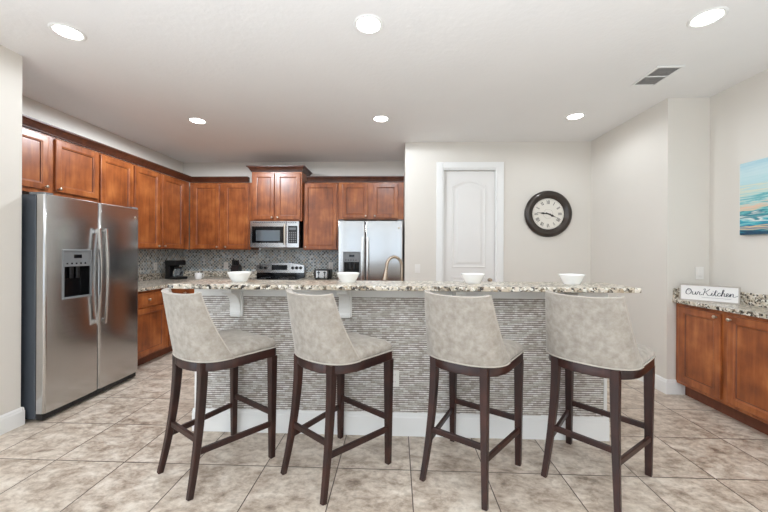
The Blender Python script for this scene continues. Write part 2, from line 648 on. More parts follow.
def window_frame(n, lo, hi, axis, at):
    w = bpy.data.objects.new('window_%d' % n, None); COL.objects.link(w); w['kind'] = 'structure'
    m = B()
    def bx(a0, a1, z0, z1):
        if axis == 'x': box(m, a0, a1, at - .09, at - .03, z0, z1, .004)
        else: box(m, at - .09, at - .03, a0, a1, z0, z1, .004)
    bx(lo, lo + .06, 0, 2.5); bx(hi - .06, hi, 0, 2.5)
    bx(lo + .06, hi - .06, 2.43, 2.5); bx(lo + .06, hi - .06, 0, .07)
    mid = (lo + hi) / 2
    bx(mid - .045, mid + .045, .07, 2.43)
    obj('window_frame', m, WHITE, w)
window_frame(1, WX[0][0], WX[0][1], 'x', YF)
window_frame(2, WX[1][0], WX[1][1], 'x', YF)
window_frame(3, -3.6, .6, 'y', XL)

def base_prof(h=.137, t=.016):
    return [(0, 0), (t, 0), (t, h - .03), (t * .75, h - .022), (t * .75, h - .012), (t * .35, h), (0, h)]
def baseboard(name, x0, y0, x1, y1, nx, ny, h=.137):
    b = B()
    pr = base_prof(h)
    v0 = [b.verts.new((x0 + nx * d, y0 + ny * d, z)) for d, z in pr]
    v1 = [b.verts.new((x1 + nx * d, y1 + ny * d, z)) for d, z in pr]
    n = len(pr)
    b.faces.new(v0); b.faces.new(list(reversed(v1)))
    for i in range(n):
        j = (i + 1) % n
        b.faces.new((v0[i], v1[i], v1[j], v0[j]))
    return struct(name, b, WHITE)
baseboard('baseboard_left_near', -2.846, 1.2, -2.846, 2.452, 1, 0)
baseboard('baseboard_left_end', -3.0, 2.452, -2.830, 2.452, 0, 1)
baseboard('baseboard_return', 2.568, 3.264, 2.568, PY, -1, 0)
baseboard('baseboard_column', 2.568, 3.28, 2.75, 3.28, 0, -1)
baseboard('baseboard_pantry', .115, PY, .533, PY, 0, -1)
baseboard('baseboard_pantry_right', 1.431, PY, 2.55, PY, 0, -1)
baseboard('baseboard_right', XR, YF, XR, 1.40, -1, 0)

# pantry door
d = bpy.data.objects.new('door_1', None); COL.objects.link(d); d['kind'] = 'structure'
d.location = (0, 0, 0)
def casing_bm():
    b = B()
    w = .082
    for x0, x1, z0, z1 in ((DX0 - w, DX0, 0, DZ + w), (DX1, DX1 + w, 0, DZ + w), (DX0, DX1, DZ, DZ + w)):
        box(b, x0, x1, PY - .016, PY - .0005, z0, z1, .004)
    return b
o = obj('door_casing', casing_bm(), WHITE, d)
b = B()
for x0, x1, z0, z1 in ((DX0, DX0 + .018, 0, DZ), (DX1 - .018, DX1, 0, DZ), (DX0 + .018, DX1 - .018, DZ - .018, DZ)):
    box(b, x0, x1, PY - .002, PY + .115, z0, z1, .001)
obj('door_jamb', b, WHITE, d)
def arch_ring(x0, x1, z0, z1, rise, n=16):
    pts = [(x0, z0), (x1, z0)]
    for i in range(n + 1):
        t = i / n
        x = x1 + (x0 - x1) * t
        pts.append((x, z1 - rise + rise * math.sin(PI * t) ** .9 if rise else z1))
    return pts
def door_slab():
    b = B()
    y0 = PY + .05
    sx0, sx1 = DX0 + .02, DX1 - .02
    box(b, sx0, sx1, y0, y0 + .04, .006, DZ - .02, .002)
    # two raised panels, the upper one with an arched top
    for z0, z1, rise in ((.25, 1.0, 0), (1.12, 2.30, .07)):
        x0, x1 = sx0 + .115, sx1 - .115
        rings = []
        for ins, dy in ((0, .0005), (.006, -.007), (.02, -.007), (.028, -.0015), (.05, -.0015), (.075, -.008), (.08, -.009)):
            pts = arch_ring(x0 + ins, x1 - ins, z0 + ins, z1 - ins, rise)
            rings.append([b.verts.new((x, y0 + dy, z)) for x, z in pts])
        for a, c in zip(rings, rings[1:]):
            for i in range(len(a)):
                j = (i + 1) % len(a)
                b.faces.new((a[i], a[j], c[j], c[i]))
        b.faces.new(rings[-1])
    return b
ds = obj('door_panel', door_slab(), DOORW, d)
b = B(); lathe(b, [(0, -.06), (.02, -.058), (.028, -.045), (.022, -.03), (.01, -.024), (.01, -.008), (.026, -.006), (.026, 0), (0, 0)], 20, (DX1 - .085, PY + .049, .96), 'y')
obj('door_handle', b, CHROME, ds, smooth=True, angle=40)

# tile on the kitchen walls (part of the room shell)
b = B(); box(b, -3.549, -.81, YB - .009, YB - .0005, 1.0, 1.36); o = struct('trim_1', b, SPLASH); o['label'] = 'lantern mosaic backsplash on the back wall'
b = B(); box(b, XL + .0005, XL + .009, 3.47, YB - .009, 1.0, 1.36); o = struct('trim_2', b, SPLASH); o['label'] = 'lantern mosaic backsplash on the left wall'

# ------------------------------------------------------------------ cabinets
def panel_door(w, h, x, y, z, t=.02, st=.058):
    """recessed panel door, front towards -y; lower-left corner at x,z, back at y"""
    b = B()
    def ring(ins, yy):
        return [b.verts.new((x + a, yy, z + c)) for a, c in ((ins, ins), (w - ins, ins), (w - ins, h - ins), (ins, h - ins))]
    R = [ring(0, y), ring(0, y - t + .005), ring(.002, y - t + .0015), ring(.006, y - t), ring(st - .006, y - t), ring(st - .001, y - t + .004),
         ring(st + .006, y - t + .005), ring(st + .011, y - t + .013), ring(st + .016, y - t + .013)]
    b.faces.new(R[0])
    for q, (a, c) in enumerate(zip(R, R[1:])):
        for i in range(4):
            j = (i + 1) % 4
            f = b.faces.new((a[i], a[j], c[j], c[i]))
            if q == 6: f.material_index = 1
    b.faces.new(R[-1])
    return b

def knob_bm(x, y, z):
    b = B()
    lathe(b, [(0, 0), (.008, 0), (.0075, -.002), (.005, -.006), (.0055, -.013), (.0135, -.018), (.0145, -.023), (.011, -.027), (0, -.029)], 16, (x, y, z), 'y')
    return b

def cabinet(label, cat, loc, rotz, w, h, dep, doors=(), drawers=(), toe=0.0, group=None, name='wall_cabinet'):
    t = thing(name, label, cat, loc, rotz, group)
    b = B()
    box(b, .0005, w - .0005, -dep, -.001, toe, h, .0015, 1)
    obj('body', b, WOOD, t)
    if toe:
        b = B(); box(b, .0005, w - .0005, -dep + .075, -.001, .0005, toe, .001, 1)
        obj('toe_kick', b, TOE, t)
    for (x0, x1, z0, z1, side) in doors:
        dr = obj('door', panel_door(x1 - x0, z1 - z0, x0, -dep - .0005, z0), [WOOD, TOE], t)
        kx = x0 + .03 if side[1] == 'l' else x1 - .03
        kz = z0 + .03 if side[0] == 'b' else z1 - .03
        obj('knob', knob_bm(kx, -dep - .0205, kz), KNOB, dr, smooth=True)
    for (x0, x1, z0, z1) in drawers:
        b = B(); box(b, x0, x1, -dep - .02, -dep - .0005, z0, z1, .004, 2)
        box(b, x0 + .03, x1 - .03, -dep - .0225, -dep - .019, z0 + .03, z1 - .03, .002, 1)
        dw = obj('drawer', b, WOOD, t)
        obj('knob', knob_bm((x0 + x1) / 2, -dep - .0225, (z0 + z1) / 2), KNOB, dw, smooth=True)
    return t

R90 = PI / 2
UZ, UT = 1.355, 2.40      # upper cabinets bottom and top
# left wall uppers (local x = world Y)
gL = 'upper cabinets along the left wall'
cabinet('two-door wooden wall cabinet directly over the near stainless refrigerator', 'cabinet', (XL, 2.50, 1.845), R90, 1.028, UT - 1.845, .325,
        [(.033, .494, .04, .535, 'br'), (.558, 1.017, .04, .535, 'bl')], group=gL)
cabinet('tall single-door wooden wall cabinet just beyond the left refrigerator', 'cabinet', (XL, 3.53, UZ), R90, .472, UT - UZ, .325,
        [(.013, .457, .012, 1.02, 'bl')], group=gL)
cabinet('tall two-door wooden wall cabinet on the left wall beside the kitchen corner', 'cabinet', (XL, 4.004, UZ), R90, 1.13, UT - UZ, .325,
        [(.016, .454, .012, 1.02, 'br'), (.512, .971, .012, 1.02, 'bl')], group=gL)
# back wall uppers
gB = 'upper cabinets along the back wall'
cabinet('tall two-door wooden wall cabinet on the back wall left of the microwave', 'cabinet', (-3.233, YB, UZ), 0, .97, UT - UZ, .33,
        [(.059, .479, .012, 1.02, 'br'), (.555, .945, .012, 1.02, 'bl')], group=gB)
cabinet('raised two-door wooden wall cabinet above the microwave', 'cabinet', (-2.216, YB, 1.80), 0, .776, .745, .41,
        [(.028, .354, .018, .72, 'br'), (.384, .758, .018, .72, 'bl')], group=gB)
b = B(); box(b, -2.2625, -2.2165, 5.15, YB - .001, 1.80, UT)
single('cabinet_filler', b, WOOD, 'narrow wooden filler strip between left back cabinets and raised cabinet', 'cabinet filler')
cabinet('single-door wooden wall cabinet between the microwave and the back refrigerator', 'cabinet', (-1.439, YB, UZ), 0, .549, UT - UZ, .33,
        [(.014, .523, .012, 1.02, 'bl')], group=gB)
cabinet('short two-door wooden wall cabinet over the back refrigerator', 'cabinet', (-.889, YB, 1.83), 0, 1.0, UT - 1.83, .33,
        [(.055, .45, .02, .545, 'br'), (.532, .914, .02, .545, 'bl')], group=gB)

def crown_profile():
    # (outward, up) from the cabinet face at its top
    return [(-.02, .0), (.006, .0), (.008, .012), (.016, .018), (.022, .034), (.040, .056), (.056, .064), (.058, .078), (-.02, .078)]
def crown(path, z, ends=None, prof=None):
    """sweep the crown along an open horizontal path; outward is on the right of travel"""
    prof = prof or crown_profile()
    P = [Vector((x, y)) for x, y in path]
    b = B()
    rings = []
    for i, p in enumerate(P):
        dirs = []
        if i > 0: dirs.append((P[i] - P[i - 1]).normalized())
        if i < len(P) - 1: dirs.append((P[i + 1] - P[i]).normalized())
        ns = [Vector((q.y, -q.x)) for q in dirs]
        if len(ns) == 1: m = ns[0]
        else:
            m = (ns[0] + ns[1]); m = m / (m.dot(ns[0]))
        rings.append([b.verts.new((p.x + m.x * o_, p.y + m.y * o_, z + u)) for o_, u in prof])
    n = len(prof)
    for a, c in zip(rings, rings[1:]):
        for i in range(n):
            j = (i + 1) % n
            b.faces.new((a[i], a[j], c[j], c[i]))
    b.faces.new(rings[0]); b.faces.new(list(reversed(rings[-1])))
    return b
single('crown_moulding', crown([(-3.215, 2.47), (-3.215, 5.13), (-2.285, 5.13)], UT + .001), CROWN,
       'dark wood crown moulding turning the corner over the left and back cabinets', 'moulding')
single('crown_moulding', crown([(-2.216, YB - .001), (-2.216, 5.05), (-1.44, 5.05), (-1.44, YB - .001)], 2.546,), CROWN,
       'dark wood crown moulding capping the raised cabinet over the microwave', 'moulding')
single('crown_moulding', crown([(-1.375, 5.13), (.113, 5.13)], UT + .001), CROWN,
       'dark wood crown moulding over the cabinets above the back refrigerator', 'moulding')

# base cabinets
CT = .91
gBase = 'base cabinets of the back kitchen'
bd = .665
cabinet('wooden base cabinet with one drawer beside the left refrigerator', 'cabinet', (XL, 3.475, 0), R90, .662, .872, bd,
        [(.03, .63, .125, .665, 'tr')], [(.03, .63, .685, .845)], toe=.105, group=gBase, name='base_cabinet')
cabinet('wooden corner base cabinet on the left wall beyond the drawer cabinet', 'cabinet', (XL, 4.139, 0), R90, .675, .872, bd,
        [(.03, .60, .125, .665, 'tl')], [(.03, .60, .685, .845)], toe=.105, group=gBase, name='base_cabinet')
cabinet('wooden base cabinet on the back wall left of the range', 'cabinet', (-2.87, YB, 0), 0, .585, .872, .61,
        [(.03, .555, .125, .665, 'tr')], [(.03, .555, .685, .845)], toe=.105, group=gBase, name='base_cabinet')
cabinet('wooden base cabinet between the range and back refrigerator', 'cabinet', (-1.478, YB, 0), 0, .64, .872, .61,
        [(.03, .61, .125, .665, 'tl')], [(.03, .61, .685, .845)], toe=.105, group=gBase, name='base_cabinet')
# L-shaped worktop
b = B()
pts = [(XL + .0005, 3.46), (-2.853, 3.46), (-2.853, 4.835), (-2.284, 4.835), (-2.284, YB - .0005), (XL + .0005, YB - .0005)]
prism(b, pts, .874, CT, 'xy')
wt = thing('granite_countertop', 'L-shaped speckled granite countertop from left refrigerator to the range', 'countertop', (0, 0, 0))
obj('slab', b, GRAN, wt)
b = B(); box(b, XL + .001, XL + .02, 3.46, YB - .022, CT + .0005, 1.0, .002, 1)
obj('splash_strip', b, GRAN, wt)
b = B(); box(b, XL + .001, -2.284, YB - .021, YB - .001, CT + .0005, 1.0, .002, 1)
obj('splash_strip', b, GRAN, wt)
wt = thing('granite_countertop', 'short speckled granite countertop between range and back refrigerator, under the toaster', 'countertop', (0, 0, 0))
b = B(); box(b, -1.477, -.83, 4.835, YB - .0005, .874, CT, .003, 1)
obj('slab', b, GRAN, wt)
b = B(); box(b, -1.477, -.83, YB - .021, YB - .001, CT + .0005, 1.0, .002, 1)
obj('splash_strip', b, GRAN, wt)

# right sideboard cabinets
gR = 'low cabinets along the right wall'
R_ = -PI / 2
cabinet('low two-door wooden base cabinet in the right corner below the lettered sign', 'cabinet', (XR, 3.279, 0), R_, .97, .868, .303,
        [(.050, .452, .145, .840, 'tr'), (.510, .912, .145, .840, 'tl')], toe=.115, group=gR, name='base_cabinet')
cabinet('low two-door wooden base cabinet at the right edge, nearer the camera', 'cabinet', (XR, 2.308, 0), R_, .90, .868, .303,
        [(.040, .425, .145, .840, 'tr'), (.475, .86, .145, .840, 'tl')], toe=.115, group=gR, name='base_cabinet')
wt = thing('granite_countertop', 'narrow speckled granite countertop on the right wall cabinets under the painting', 'countertop', (0, 0, 0))
b = B(); box(b, 2.612, XR - .0005, 1.40, 3.2795, .8695, .902, .003, 1)
obj('slab', b, GRAN, wt)
b = B(); box(b, XR - .021, XR - .001, 1.40, 3.257, .9025, 1.005, .002, 1)
obj('splash_strip', b, GRAN, wt)
b = B(); box(b, 2.618, XR - .001, 3.2585, 3.279, .9025, 1.005, .002, 1)
obj('splash_strip', b, GRAN, wt)

# ------------------------------------------------------------------ refrigerators
def fridge(label, loc, rotz, W, D, H, split, group):
    """side-by-side; local front towards -y, x from 0 to W, doors' front at y=0, body back at y=D"""
    t = thing('refrigerator', label, 'refrigerator', loc, rotz, group)
    b = B(); box(b, .004, W - .004, .085, D, .02, H - .015, .004, 1)
    obj('body', b, DGREY, t)
    b = B(); box(b, .01, W - .01, .03, .084, .012, .075, .004, 1)
    for i in range(12):
        box(b, .03 + i * (W - .06) / 12, .03 + (i + .7) * (W - .06) / 12, .026, .0305, .028, .055)
    obj('base_grille', b, BLACK, t)
    b = B()
    box(b, .004, .08, .02, .14, H - .014, H + .004, .004, 1)
    obj('hinge_cover', b, GREYP, t)
    b = B(); box(b, W - .08, W - .004, .02, .14, H - .014, H + .004, .004, 1)
    obj('hinge_cover', b, GREYP, t)
    b = B(); box(b, .008, W - .008, .0725, .0845, .085, H - .025)
    obj('door_gasket', b, BLACK, t)
    z0, z1 = .065, H - .012
    def front(x, a, c):
        u = (x - a) / (c - a)
        e = min(u, 1 - u) * (c - a)
        r = .018
        edge = 0.0
        if e < r:
            edge = r - math.sqrt(max(0, r * r - (r - e) ** 2))
        return edge + .010 * (2 * u - 1) ** 2
    def door(a, c, hole=None):
        b = B()
        n = 28
        xs = [a + (c - a) * i / n for i in range(n + 1)]
        xs += [a + .001, a + .003, a + .007, a + .012, a + .018, c - .001, c - .003, c - .007, c - .012, c - .018]
        zs = [z0, z0 + .004, z1 - .004, z1]
        if hole:
            xs += [hole[0], hole[1]]
            zs += [hole[2], hole[3]]
            xs = [x for x in xs if min(abs(x - hole[0]), abs(x - hole[1])) > .004 or x in hole]
        xs = sorted(set(xs)); zs = sorted(set(zs))
        V = {}
        for i, x in enumerate(xs):
            for k, z in enumerate(zs):
                yy = front(x, a, c) + (.003 if k in (0, len(zs) - 1) else 0)
                V[i, k] = b.verts.new((x, yy, z))
        for i in range(len(xs) - 1):
            for k in range(len(zs) - 1):
                xm, zm = (xs[i] + xs[i + 1]) / 2, (zs[k] + zs[k + 1]) / 2
                if hole and hole[0] < xm < hole[1] and hole[2] < zm < hole[3]:
                    continue
                b.faces.new((V[i, k], V[i + 1, k], V[i + 1, k + 1], V[i, k + 1]))
        be = [e for e in b.edges if len(e.link_faces) == 1]
        outer = [e for e in be if not hole or not all(hole[0] - 1e-5 <= v.co.x <= hole[1] + 1e-5 and hole[2] - 1e-5 <= v.co.z <= hole[3] + 1e-5 for v in e.verts)]
        inner = [e for e in be if e not in outer]
        r = bmesh.ops.extrude_edge_only(b, edges=outer)
        for v in [g for g in r['geom'] if isinstance(g, bmesh.types.BMVert)]:
            v.co.y = .072
        if inner:
            r = bmesh.ops.extrude_edge_only(b, edges=inner)
            for v in [g for g in r['geom'] if isinstance(g, bmesh.types.BMVert)]:
                v.co.y = .055
        return b
    s = split
    hl = (s * .30, s * .80, .94, 1.325) if group == 'A' else (s * .24, s * .80, 1.0, 1.32)
    dl = obj('freezer_door', door(.002, s - .003, hl), STEEL, t, smooth=True, angle=35)
    dr = obj('fresh_food_door', door(s + .003, W - .002), STEEL, t, smooth=True, angle=35)
    # dispenser
    x0, x1, q0, q1 = hl
    f = front((x0 + x1) / 2, .002, s - .003)
    b = B()
    zc = q1 - .13
    box(b, x0 - .012, x0 + .003, f - .006, f + .02, q0 - .012, q1 + .012, .003, 1)
    box(b, x1 - .003, x1 + .012, f - .006, f + .02, q0 - .012, q1 + .012, .003, 1)
    box(b, x0 + .003, x1 - .003, f - .006, f + .02, q0 - .012, q0 + .004, .003, 1)
    box(b, x0 + .003, x1 - .003, f - .006, f + .02, q1 - .003, q1 + .012, .003, 1)
    dp = obj('dispenser', b, GREYP, dl)
    b = B()
    box(b, x0 + .002, x1 - .002, f + .045, f + .052, q0, zc)
    box(b, x0 + .001, x0 + .006, f + .005, f + .046, q0, zc)
    box(b, x1 - .006, x1 - .001, f + .005, f + .046, q0, zc)
    obj('dispenser', b, BLACKG, dl)
    b = B(); box(b, x0 + .003, x1 - .003, f - .002, f + .05, zc, q1 - .003, .003, 1)
    xm = (x0 + x1) / 2
    obj('control_panel', b, GREYP, dl)
    b = B(); box(b, xm - .035, xm + .035, f - .004, f - .001, q1 - .06, q1 - .03, .001, 1)
    obj('display', b, BLACKG, dl)
    for i in range(5):
        b = B(); box(b, x0 + .02 + i * (x1 - x0 - .04) / 5, x0 + .034 + i * (x1 - x0 - .04) / 5, f - .0035, f - .001, zc + .02, zc + .032)
        obj('button', b, BLACKG, dl)
    b = B(); box(b, xm - .045, xm - .012, f + .02, f + .035, zc - .10, zc - .005, .004, 1)
    box(b, xm + .012, xm + .045, f + .02, f + .035, zc - .10, zc - .005, .004, 1)
    obj('lever', b, BLACK, dl)
    b = B(); lathe(b, [(0, -.003), (.014, -.002), (.016, 0), (0, .0)], 16, (W - .06, front(W - .06, s + .003, W - .002) - .0005, H - .11), 'y')
    obj('badge', b, KNOB, dr)
    # bowed handles
    for x, par in ((s - .036, dl), (s + .036, dr)):
        b = B()
        path = []
        for i in range(25):
            u = i / 24
            path.append((x, -.022 - .024 * math.sin(PI * u), .66 + .87 * u))
        bar(b, path, .0125, .009, (1, 0, 0))
        fy = .008
        for zz in (.69, 1.50):
            box(b, x - .012, x + .012, -.030, fy, zz - .018, zz + .018, .004, 1)
        obj('handle', b, HANDLE, par, smooth=True, angle=40)
    del t['group']
    return t
# left: front faces +X. rotz=+90: local -y -> +X, local x -> +Y
fridge('large stainless side-by-side refrigerator against the left wall, nearest the camera', (-2.700, 2.492, .001), R90, .955, .82, 1.777, .478, 'A')
fridge('far stainless refrigerator on the back wall beside the white pantry wall', (-.81, 4.60, .001), 0, .905, .84, 1.768, .383, 'B')

# ------------------------------------------------------------------ range, microwave
t = thing('range', 'stainless and black electric range under the microwave', 'stove', (-2.276, YB, 0))
W = .79
b = B(); box(b, .001, W - .001, -.62, -.03, .02, .895, .003, 1); obj('body', b, DGREY, t)
b = B(); box(b, .002, W - .002, -.65, -.06, .896, .915, .004, 1); cook = obj('cooktop', b, BLACKG, t)
for x, y, r in ((.21, -.48, .095), (.58, -.48, .075), (.21, -.22, .075), (.58, -.22, .095)):
    b = B(); lathe(b, [(r - .004, 0), (r - .004, .0012), (r, .0012), (r, 0)], 32, (x, y, .915)); obj('burner', b, GREYP, cook)
def guard(y0, y1, x0, x1, zlo, zhi, rise):
    b = B()
    pts = [(x0, zlo), (x1, zlo)]
    for i in range(17):
        u = i / 16
        pts.append((x1 + (x0 - x1) * u, zhi + rise * math.sin(PI * u) ** .8))
    prism(b, pts, y0, y1, 'xz')
    return b
bg = obj('backguard', guard(-.085, -.03, .004, W - .004, .985, 1.105, .045), STEEL, t)
b = B(); box(b, .004, W - .004, -.08, -.03, .916, .984, .002, 1); obj('backguard_base', b, BLACKG, t)
b = B(); box(b, .255, .51, -.0875, -.0855, 1.03, 1.11, .004, 1); obj('display', b, BLACKG, bg)
for x in (.075, .155, .60, .665, .73):
    b = B(); lathe(b, [(0, -.028), (.019, -.027), (.021, -.004), (.026, 0), (0, 0)], 20, (x, -.0855, 1.065), 'y')
    obj('knob', b, BLACK, bg, smooth=True, angle=40)
b = B(); box(b, .006, W - .006, -.665, -.621, .25, .88, .006, 2); od = obj('oven_door', b, STEEL, t)
b = B(); box(b, .12, W - .12, -.668, -.6655, .42, .72, .006, 1); obj('window', b, BLACKG, od)
b = B(); tube(b, [(.08, -.71, .81), (W - .08, -.71, .81)], .012, 12)
for x in (.10, W - .10): box(b, x - .01, x + .01, -.71, -.665, .80, .82)
obj('handle', b, KNOB, od, smooth=True, angle=40)
b = B(); box(b, .006, W - .006, -.655, -.621, .06, .24, .006, 2); obj('drawer', b, STEEL, t)

t = thing('microwave', 'stainless over-the-range microwave hung under the raised cabinet', 'microwave', (-2.236, YB, 1.385))
W, H = .762, .41
b = B(); box(b, .001, W - .001, -.40, -.01, .002, H, .002, 1); obj('body', b, BLACK, t)
b = B(); box(b, .002, .56, -.43, -.401, .004, H - .002, .006, 2); md = obj('door', b, STEEL, t)
b = B(); box(b, .035, .525, -.4325, -.4295, .075, H - .085, .006, 1); obj('window', b, BLACKG, md)
b = B(); box(b, .10, .47, -.434, -.433, .105, H - .14, .002, 1); obj('window', b, plain('microwave_mesh', srgb(120, 128, 134), 0.12, metal=.6), md)
b = B(); bar(b, [(.545, -.455, .045), (.545, -.465, .2), (.545, -.455, H - .05)], .011, .008, (1, 0, 0))
for z in (.06, H - .07): box(b, .537, .553, -.456, -.43, z - .01, z + .01)
obj('handle', b, KNOB, md, smooth=True, angle=40)
b = B(); box(b, .563, W - .002, -.43, -.401, .004, H - .002, .006, 2); mp_ = obj('control_panel', b, STEEL, t)
b = B(); box(b, .592, W - .028, -.4325, -.4295, .07, H - .075, .003, 1)
kp = obj('keypad', b, BLACK, mp_)
b = B()
for i in range(4):
    for k in range(5):
        box(b, .605 + i * .031, .625 + i * .031, -.4335, -.4325, .085 + k * .034, .105 + k * .034)
box(b, .61, .715, -.4335, -.4325, .275, .31)
obj('buttons', b, GREYP, kp)
b = B()
for i in range(20):
    box(b, .05 + i * .034, .072 + i * .034, -.4315, -.4298, H - .03, H - .018)
obj('vent', b, DGREY, t)

# ------------------------------------------------------------------ island
IX0, IX1, IY = -1.49, 1.50, 2.447
BT, BB = 1.11, 1.077       # bar top, bar underside
isl = thing('kitchen_island', 'long kitchen island faced with thin grey stone mosaic and white baseboard', 'kitchen island', (0, 0, 0))
b = B(); box(b, IX0, IX1, IY + .012, IY + .14, .001, BB - .0015); obj('body', b, WHITE, isl)
b = B(); box(b, IX0 + .02, IX1 - .02, IY, IY + .012, .13, 1.003); obj('mosaic_facing', b, MOSAIC, isl)
b = B()
box(b, IX0 - .002, IX0 + .02, IY - .006, IY + .15, .12, 1.0, .002, 1)
obj('corner_trim', b, WHITE, isl); b = B()
box(b, IX1 - .02, IX1 + .002, IY - .006, IY + .15, .12, 1.0, .002, 1)
obj('corner_trim', b, WHITE, isl)
b = B(); box(b, IX0 - .004, IX1 + .004, IY - .012, IY + .146, 1.0005, BB - .0015, .004, 2); obj('top_rail', b, WHITE, isl)
b = B()
pr = base_prof(.162, .018)
v0 = [b.verts.new((IX0 - .012, IY - dd, z + .001)) for dd, z in pr]
v1 = [b.verts.new((IX1 + .012, IY - dd, z + .001)) for dd, z in pr]
b.faces.new(v0); b.faces.new(list(reversed(v1)))
for i in range(len(pr)):
    j = (i + 1) % len(pr); b.faces.new((v0[i], v1[i], v1[j], v0[j]))
box(b, IX0 - .016, IX0 - .002, IY, IY + .14, .001, .16, .003, 1)
box(b, IX1 + .002, IX1 + .016, IY, IY + .14, .001, .16, .003, 1)
obj('baseboard', b, WHITE, isl)
b = B(); box(b, IX0, IX1, IY + .153, 3.05, .10, .872, .002, 1); icb = thing('island_cabinet', 'wooden cabinets on the kitchen side of the island under the lower worktop', 'cabinet'); obj('body', b, WOOD, icb)
b = B(); box(b, IX0 + .02, IX1 - .02, IY + .153, 2.98, .001, .10); obj('toe_kick', b, TOE, icb)
for cx in (-1.172, -.368, .437, 1.242):
    b = B()
    prof = [(0, .852), (-.022, .852), (-.026, .862), (-.026, .875), (-.018, .885), (-.020, .92), (-.030, .955), (-.052, .99), (-.085, 1.018), (-.125, 1.03), (-.150, 1.038), (-.158, 1.05), (-.158, BB - .002), (0, BB - .002)]
    prism(b, [(IY - .0125 + y, z) for y, z in prof], cx - .034, cx + .034, 'yz')
    box(b, cx - .047, cx + .047, IY - .022, IY - .0005, .856, BB - .002, .002, 1)
    obj('corbel', b, WHITE, isl)
# bar top and lower counter
b = B(); box(b, -1.530, 1.563, 2.195, 2.60, BB - .001, BT - .002, .006, 3)
single('bar_countertop', b, GRAN, 'raised speckled granite bar top running along the island behind the stools', 'countertop')
b = B(); box(b, -1.52, 1.53, 2.602, 3.10, .874, CT, .003, 1)
single('island_countertop', b, GRAN, 'lower granite worktop on the kitchen side of the island below the faucet', 'countertop')

def plate(name, label, loc, rotz, kind='outlet', par=None, w=.072, h=.116, cat='outlet'):
    t = thing(name, label, cat, loc, rotz)
    b = B(); box(b, -w / 2, w / 2, -.006, -.0005, -h / 2, h / 2, .002, 2); obj('cover_plate', b, PLATE, t)
    if kind == 'outlet':
        for z in (-.025, .025):
            b = B(); lathe(b, [(0, -.0085), (.0155, -.008), (.017, -.006)], 20, (0, 0, z), 'y'); s = obj('socket', b, PLATE, t)
            b = B(); box(b, -.0075, -.0055, -.0092, -.008, z - .003, z + .006); box(b, .0055, .0075, -.0092, -.008, z - .003, z + .006)
            obj('slot', b, BLACK, s)
    else:
        b = B(); box(b, -.016, .016, -.010, -.0055, -.033, .033, .002, 1); obj('rocker', b, PLATE, t)
    return t
plate('wall_outlet', 'white outlet low on the mosaic island front between the second and third stools', (-.010, IY, .413), 0)
plate('light_switch', 'white rocker switch on the wall left of the pantry door', (.287, PY, 1.11), 0, 'switch', cat='light switch')
plate('light_switch', 'white rocker switch on the corner wall above the lettered sign', (2.862, 3.28, 1.146), 0, 'switch', cat='light switch')
plate('wall_outlet', 'white outlet on the tile backsplash left of the knife block', (-2.815, YB - .009, 1.09), 0)
plate('wall_outlet', 'white outlet on the tile backsplash above the toaster', (-1.07, YB - .009, 1.10), 0)
plate('wall_outlet', 'pale outlet on the left wall backsplash behind the coffee maker', (XL + .009, 4.83, 1.10), R90)

# faucet on the lower counter
t = thing('faucet', 'brushed nickel gooseneck kitchen faucet rising behind the bar top', 'faucet', (.046, 2.78, CT), math.radians(25))
b = B(); lathe(b, [(0, .0005), (.03, .0005), (.03, .006), (.024, .012), (.018, .03), (.016, .06)], 24); obj('base', b, CHROME, t, smooth=True, angle=40)
b = B()
path = [(0, 0, .05), (0, 0, .15), (0, 0, .30)]
R = .068
for i in range(1, 17):
    a = PI * i / 16
    path.append((-R + R * math.cos(a), 0, .30 + R * math.sin(a) * 1.18))
path += [(-2 * R - .004, 0, .275)]
tube(b, path, .0125, 14, up=Vector((0, 1, 0)))
obj('spout', b, CHROME, t, smooth=True, angle=50)
b = B(); tube(b, [(-2 * R - .004, 0, .275), (-2 * R - .010, 0, .24), (-2 * R - .016, 0, .20), (-2 * R - .018, 0, .19)], [.0135, .017, .022, .022], 16, up=Vector((0, 1, 0)))
obj('spray_head', b, CHROME, t, smooth=True, angle=40)
b = B(); tube(b, [(.014, 0, .07), (.05, 0, .085), (.085, 0, .12)], [.009, .008, .006], 10, up=Vector((0, 1, 0)))
obj('lever', b, CHROME, t, smooth=True, angle=40)

# bowls
def bowl_bm():
    b = B()
    lathe(b, [(0, .006), (.032, .006), (.048, .010), (.064, .035), (.079, .064), (.0805, .068), (.083, .069), (.085, .067), (.083, .062),
              (.068, .030), (.054, .004), (.052, 0), (.048, 0), (.046, .003), (0, .003)], 40)
    return b
bl = [(-1.155, 'white ceramic bowl on the bar behind the first stool from the left'),
      (-.350, 'white ceramic bowl on the bar in front of the far refrigerator'),
      (.552, 'white ceramic bowl on the bar in front of the white pantry door'),
      (1.250, 'white ceramic bowl on the bar below the wall clock, behind the last stool')]
bw = single('bowl', bowl_bm(), CERAM, bl[0][1], 'bowl', 'white bowls along the bar top', (bl[0][0], 2.44, BT - .0015), smooth=True, angle=60)
for x, lb in bl[1:]:
    dup(bw, (x, 2.44, BT - .0015), 0, lb)

